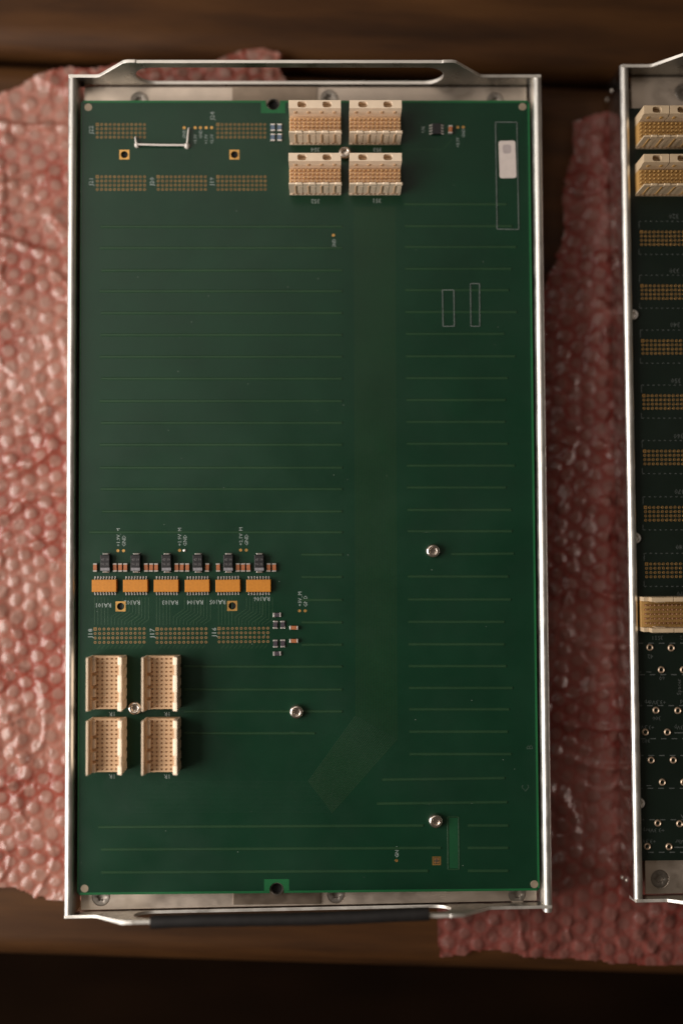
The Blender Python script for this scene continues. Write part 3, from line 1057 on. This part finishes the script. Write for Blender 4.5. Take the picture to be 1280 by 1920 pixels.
def legend(s, px, py, h_px, deg=0, sx=1.0, align='CENTER'):
    p = B(px, py)
    m.text(s, p.x, p.y, h_px * 0.241, Z, deg, align, sx)


for s, x, y in (('RA101', 194, 1135), ('RA102', 248, 1130), ('RA103', 319, 1130), ('RA104', 366, 1129.5), ('RA105', 408, 1129), ('RA106', 491, 1123)):
    legend(s, x, y, 8.2, 180, 0.95)
for s, x, y in (('J18', 169.5, 1187), ('J17', 285.5, 1187), ('J16', 401.5, 1185)):
    legend(s, x, y, 8.5, 90, 1.15)
for s, x, y in (('J22', 171, 243), ('J24', 398, 217), ('J21', 171, 340), ('J20', 285, 340), ('J19', 397, 340)):
    legend(s, x, y, 8.0, 90, 1.1)
for s, x, y in (('354', 591, 281), ('353', 707, 281), ('352', 591, 377.5), ('351', 706, 376.5)):
    legend(s, x, y, 8.0, 180)
for x, y in ((211, 1339), (314, 1339), (211, 1456), (314, 1456)):
    legend('1R', x, y, 8.0, 180)
for s, x, y0 in (('+1.9V_M', 222, 1025), ('GND', 232.5, 1025), ('+1.9V_M', 337, 1024), ('GND', 347, 1024), ('+2.1V_M', 451.5, 1023), ('GND', 462, 1023), ('+3V_M', 562, 1137),
                 ('GND', 572.5, 1138), ('GND', 743.5, 1608)):
    legend(s, x, y0, 6.6, 90, 1.0, 'LEFT')
for s, x in (('GND', 345.5), ('+3.3V', 366), ('GND', 376), ('+1.9V', 386.6), ('+2.1V', 397)):
    legend(s, x, 270 if len(s) > 3 else 260, 6.0, 90, 0.9, 'LEFT')
legend('+3.3V', 857.6, 276, 6.0, 90, 0.9, 'LEFT')
legend('GND', 868, 258, 6.0, 90, 0.9, 'LEFT')
legend('GND', 626, 466, 6.5, 90, 0.9, 'LEFT')
legend('U4', 793, 243, 7.0, 90)
m.build('silkscreen', M['silk'], board, smooth=0, kind='stuff')
m = MB()
for quad in (((928, 229.5), (968, 229.5), (971.5, 430.5), (931, 430)), ((828.6, 544), (850, 544), (851, 612), (830, 612)), ((881, 532), (898, 532), (898.5, 612), (882, 612))):
    q = [B(*p) for p in quad]
    for i in range(4):
        m.strip(*q[i], *q[(i + 1) % 4], 0.34, 0.275)
m.build('thin_outline', M['silk_mid'], board, smooth=0, kind='stuff')
m = MB()
for s, x, y, h in (('B', 992, 1401, 12), ('C', 984, 1478, 14)):
    legend(s, x, y, h, 90)
m.build('faint_legend', M['silk_faint'], board, smooth=0, kind='stuff')

# connectors
for px in (590, 704):
    for y0, y1 in ((187.5, 249), (286.5, 346)):
        p0_, p1_ = B(px, y0, 13), B(px, y1, 13)
        connector_upper(mod, p0_.x, (p0_.y + p1_.y) / 2, 23.3, p0_.y - p1_.y, 13.0, 12)
for px in (195, 298.8):
    for y0, y1 in ((1233, 1334), (1352, 1454)):
        p0_, p1_ = B(px, y0, 11), B(px, y1, 11)
        connector_lower(mod, p0_.x, (p0_.y + p1_.y) / 2, 15.4, p0_.y - p1_.y, 11.0)

# screws through the board
for px, py, r in ((811.5, 1033, 3.1), (556, 1335, 3.1), (816.5, 1540, 3.1), (253, 1328, 3.0), (646, 286, 2.9)):
    p = B(px, py, 2)
    pan_screw(mod, p.x, p.y, 0.0, r, 2.8)

# tantalums, chips, networks
for x in (197.4, 254.4, 312.2, 370.7, 428, 486):
    tantalum(mod, B(x, 1055.5, 2.5), random.uniform(-1, 1))
for x in (179, 216, 226, 235.7, 274.3, 284, 293.4, 331.5, 341.3, 351.7, 388.7, 409.3, 446, 456, 466, 503.7, 514.3):
    chip(mod, 'chip_capacitor', 'cap', B(x, 1064, 1), 0)
for x in (196, 254.4, 312, 370, 427.6, 485):
    network(mod, B(x, 1098.3, 2), random.uniform(-0.6, 0.6))
for x, y, k, d in ((519.5, 1153, 'res', 90), (516.3, 1171.5, 'res', 0), (530, 1171.5, 'res', 0), (516.3, 1207, 'res', 0), (530, 1206.5, 'res', 0), (519.6, 1225.6, 'res', 90)):
    chip(mod, 'chip_resistor', k, B(x, y, 0.8), d)
for x, y in ((551, 1177), (551, 1201.7)):
    chip(mod, 'chip_capacitor', 'cap', B(x, y, 1), 90)
for x in (511, 524):
    for y in (238.5, 257):
        chip(mod, 'chip_resistor', 'blue', B(x, y, 0.8), 0)
chip(mod, 'chip_capacitor', 'cap', B(844, 243, 1), 0)

# eight-lead chip
p = B(818, 241, 1.5)
m = MB()
m.cbox(-1.95, 1.95, -2.45, 2.45, 0.2, 1.6, 0.2)
ic = m.build('memory_chip', M['black'], mod, (p.x, p.y, 0), smooth=25)
m = MB()
for sx in (-1, 1):
    for i in range(4):
        y = (i - 1.5) * 1.27
        m.box(min(sx * 1.9, sx * 2.4), max(sx * 1.9, sx * 2.4), y - 0.22, y + 0.22, 0.8, 1.0)
        m.box(min(sx * 2.35, sx * 3.3), max(sx * 2.35, sx * 3.3), y - 0.22, y + 0.22, 0.03, 0.25)
m.build('lead_row', M['tin'], ic, kind='stuff')

# white jumper wire
a, b, c, d = B(254.5, 257, 0.5), B(256, 269.5, 2), B(350, 271, 2), B(354.5, 240, 0.5)
m = MB()
m.tube([(a.x, a.y, 0.0), (a.x + 0.1, a.y - 0.6, 0.9), (b.x - 0.3, b.y + 1.0, 1.3), (b.x + 0.1, b.y + 0.15, 1.35), (b.x + 1.2, b.y, 1.3), ((b.x + c.x) / 2, (b.y + c.y) / 2 - 0.05, 1.2),
        (c.x - 1.2, c.y, 1.3), (c.x - 0.1, c.y + 0.2, 1.35), (c.x + 0.25, c.y + 1.2, 1.3), (d.x - 0.1, d.y - 1.0, 0.9), (d.x, d.y, 0.0)], 0.48, 10)
jw = m.build('jumper_wire', M['wire'], mod, smooth=60)
for q, r in ((b, 1.15), (c, 1.3)):
    m = MB()
    m.lathe(q.x, q.y, [(r, 0), (r * 1.05, 0.4), (r * 0.95, 1.0), (r * 0.6, 1.75), (0, 2.0)], 18)
    m.build('glue_blob', M['wire'], jw, smooth=60)

# paper label
p = B(950.7, 299)
m = MB()
m.plate(round_rect(0, 0, 7.7, 17.4, 1.1), [], 0.02, 0.12)
lab = m.build('paper_label', M['paper'], mod, (p.x, p.y, 0), 1.2, smooth=0)
m = MB()
m.plate(round_rect(-0.1, 4.8, 3.9, 4.2, 1.2), [], 0.122, 0.126)
m.build('grey_smudge', M['paper_ink'], lab, smooth=0)

# ------------------------------------------------------------------ second module (dark green board, coloured darker for its weak window reflection), mostly outside the frame
q0, q1 = at(1162.5, 126, Z_RIM), at(1189.5, 1690, Z_RIM)
A2 = 0.36
O2 = (q0 + q1) / 2 + Vector((u_r - u_l, 0)) / 2
C = Frame(O2.x, O2.y, A2)
mod2 = thing('circuit_module', 'dark green circuit board, darkened for weak window reflection, in an aluminium tray cut off by the right edge', 'circuit board', (O2.x, O2.y, 0), A2)
hw = (u_r - u_l) / 2
v2t = C(1230, 112.5, 9).y + 1.0
v2b = C(1230, 1691, 4).y
scr2 = [C(1280, 173, Z_BASE), C(1236, 1648, Z_BASE)]
carrier(mod2, -hw, hw, v2b, v2t, C(1183, 170, Z_BASE).x, hw - 5, [], [tuple(p) for p in scr2], (-63, 62), None)
bl, bt, bb = C(1186.5, 900).x, C(1230, 203).y, C(1230, 1613.5).y
m = MB()
m.box(bl, -bl, bb, bt, -2.4, 0)
board2 = m.build('circuit_board', M['mask_dim'], mod2, smooth=0)
for px, py in ((1186, 590), (1191, 1009), (1198, 1506)):
    p = C(px, py, 1)
    m = MB()
    m.lathe(p.x, p.y, [(2.5, 0), (2.5, 1.0), (2.2, 1.4), (1.6, 1.4), (1.2, 0.9), (1.1, 0.1), (0, 0.1)], 24)
    m.build('rivet', M['tin'], mod2, smooth=50)
for px, py in ((1218, 1214), (1258, 1215), (1239.5, 1256), (1281, 1256), (1229.5, 1332), (1270.5, 1332.5), (1209.6, 1373), (1251, 1373), (1220.6, 1425.5),
               (1262, 1425.5), (1241.5, 1467), (1282, 1467), (1233, 1543.7), (1274, 1545), (1213.3, 1587.5), (1254, 1588)):
    p = C(px, py, 0.5)
    m = MB()
    m.lathe(p.x, p.y, [(1.65, 0), (1.55, 0.35), (1.2, 0.62), (0.95, 0.5), (0.85, 0.0), (0, -0.4)], 18)
    m.build('solder_eyelet', M['tin_dull'], mod2, smooth=60)
FY = ((1201.5, 435), (1202.5, 536), (1204, 639), (1206, 742), (1207.5, 846), (1209, 951.5), (1211, 1057.5))
for px, py in FY:
    pad_field(board2, C(px, py), 12, 4, 1.93, M['gold'])
m = MB()


def dash(px0, px1, py, on=10.5, off=9.5, wpx=2.0):
    x = px0
    while x < px1:
        a_, b_ = C(x, py), C(min(x + on, px1), py)
        m.strip(a_.x, a_.y, b_.x, b_.y, wpx * 0.241, Z)
        x += on + off


def legend2(s, px, py, h_px, deg=180, sx=1.0, align='CENTER'):
    p = C(px, py)
    m.text(s, p.x, p.y, h_px * 0.241, Z, deg, align, sx)


for k, (px, py) in enumerate(FY):
    dash(px - 4, 1300, py - 20, 4, 6, 1.4)
    dash(px - 4, 1300, py + 42, 4, 6, 1.4)
    a_, b_, c_, d_ = C(px - 4.5, py - 20), C(px - 4.5, py - 6), C(px - 4.5, py + 32), C(px - 4.5, py + 42)
    m.strip(*a_, *b_, 0.3, Z)
    m.strip(*c_, *d_, 0.3, Z)
for s, x, y in (('320', 1262, 406), ('330', 1263, 508), ('340', 1264.5, 609), ('350', 1266, 714), ('360', 1271, 818), ('370', 1273, 922), ('380', 1275, 1026), ('390', 1277, 1114)):
    legend2(s, x, y, 9)
for y in (1206, 1265, 1323, 1385, 1416.5, 1478, 1537, 1598):
    dash(1192 + (y % 7), 1300, y)
for y in (1260, 1422, 1473):
    dash(1192, 1225, y, 9, 10, 1.6)
for y in (1374, 1588.7):
    a_, b_ = C(1263, y), C(1300, y)
    m.strip(*a_, *b_, 0.55, Z)
for s, x, y in (('42', 1218, 1231), ('60', 1240, 1272), ('+3.3Vdrp', 1227, 1317), ('+3.3Vrd', 1292, 1316), ('300', 1230, 1347), ('+3.3Vrd', 1208, 1364), ('+3.3Vp', 1278, 1364), ('302', 1210, 1389),
                ('+3 3Vhrp', 1224, 1557), ('+3.3Vh', 1213, 1578), ('+3.3Vhr', 1283, 1578), ('RA', 1282, 1531), ('3551', 1231, 1196), ('3552', 1284, 1196)):
    legend2(s, x, y, 7.6)
legend2('Spacer', 1271.5, 1288, 8.0, 90, 1.0)
m.build('silkscreen', M['silk_dim'], board2, smooth=0, kind='stuff')
for y0, y1 in ((197.5, 257), (288.5, 348)):
    p0_, p1_ = C(1253, y0, 13), C(1253, y1, 13)
    connector_upper(mod2, p0_.x + 0.4, (p0_.y + p1_.y) / 2, 23.3, p0_.y - p1_.y, 13.0, 12, True, ('cream_deep', 'amber', 'amber'))
p0_, p1_ = C(1262, 1120, 11), C(1262, 1186, 11)
m = MB()
hd, w_ = (p0_.y - p1_.y) / 2, 12.2
m.box(-w_, w_, -hd + 1.8, hd - 1.8, 0, 3.4, 1)
for s in (1, -1):
    for a_, b_ in ((-w_ + 2.3, -0.15), (0.15, w_)):
        m.box(a_, b_, min(s * (hd - 1.9), s * hd), max(s * (hd - 1.9), s * hd), 0, 11)
    m.box(-w_, -w_ + 2.3, min(s * (hd - 1.9), s * hd), max(s * (hd - 1.9), s * hd), 0, 7)
    m.box(-w_ + 5, -w_ + 9, min(s * (hd - 2.3), s * (hd - 1.9)), max(s * (hd - 2.3), s * (hd - 1.9)), 0, 9)
o = m.build('connector', [M['cream_deep'], M['amber']], mod2, (p0_.x, (p0_.y + p1_.y) / 2, 0), smooth=25, bevel=0.1)
m = MB()
for i in range(12):
    for j in range(5):
        x, y = -w_ + 1.6 + i * 1.95, (j - 2) * 2.0
        m.cbox(x - 0.33, x + 0.33, y - 0.33, y + 0.33, 3.4, 6.2, 0.2)
m.build('contact_pins', M['pin_dark'], o, kind='stuff')
# small rivets on the outer wall facing the first module
for px, py in ((1150, 170), (1142, 187), (1160, 1645), (1168, 1650)):
    d = ROT @ Vector(((px - 640) / F_PX, -(py - 960) / F_PX, -1))
    z = CAM_H + (O2.x - hw) * d.z / d.x
    p = C(px, py, z)
    m = MB()
    m.lathe(0, 0, [(1.1, 0), (1.0, 0.3), (0.6, 0.55), (0, 0.6)], 16)
    o = m.build('wall_rivet', M['steel_dark'], mod2, (-hw, p.y, z), smooth=60)
    o.rotation_euler = (0, rad(-90), 0)
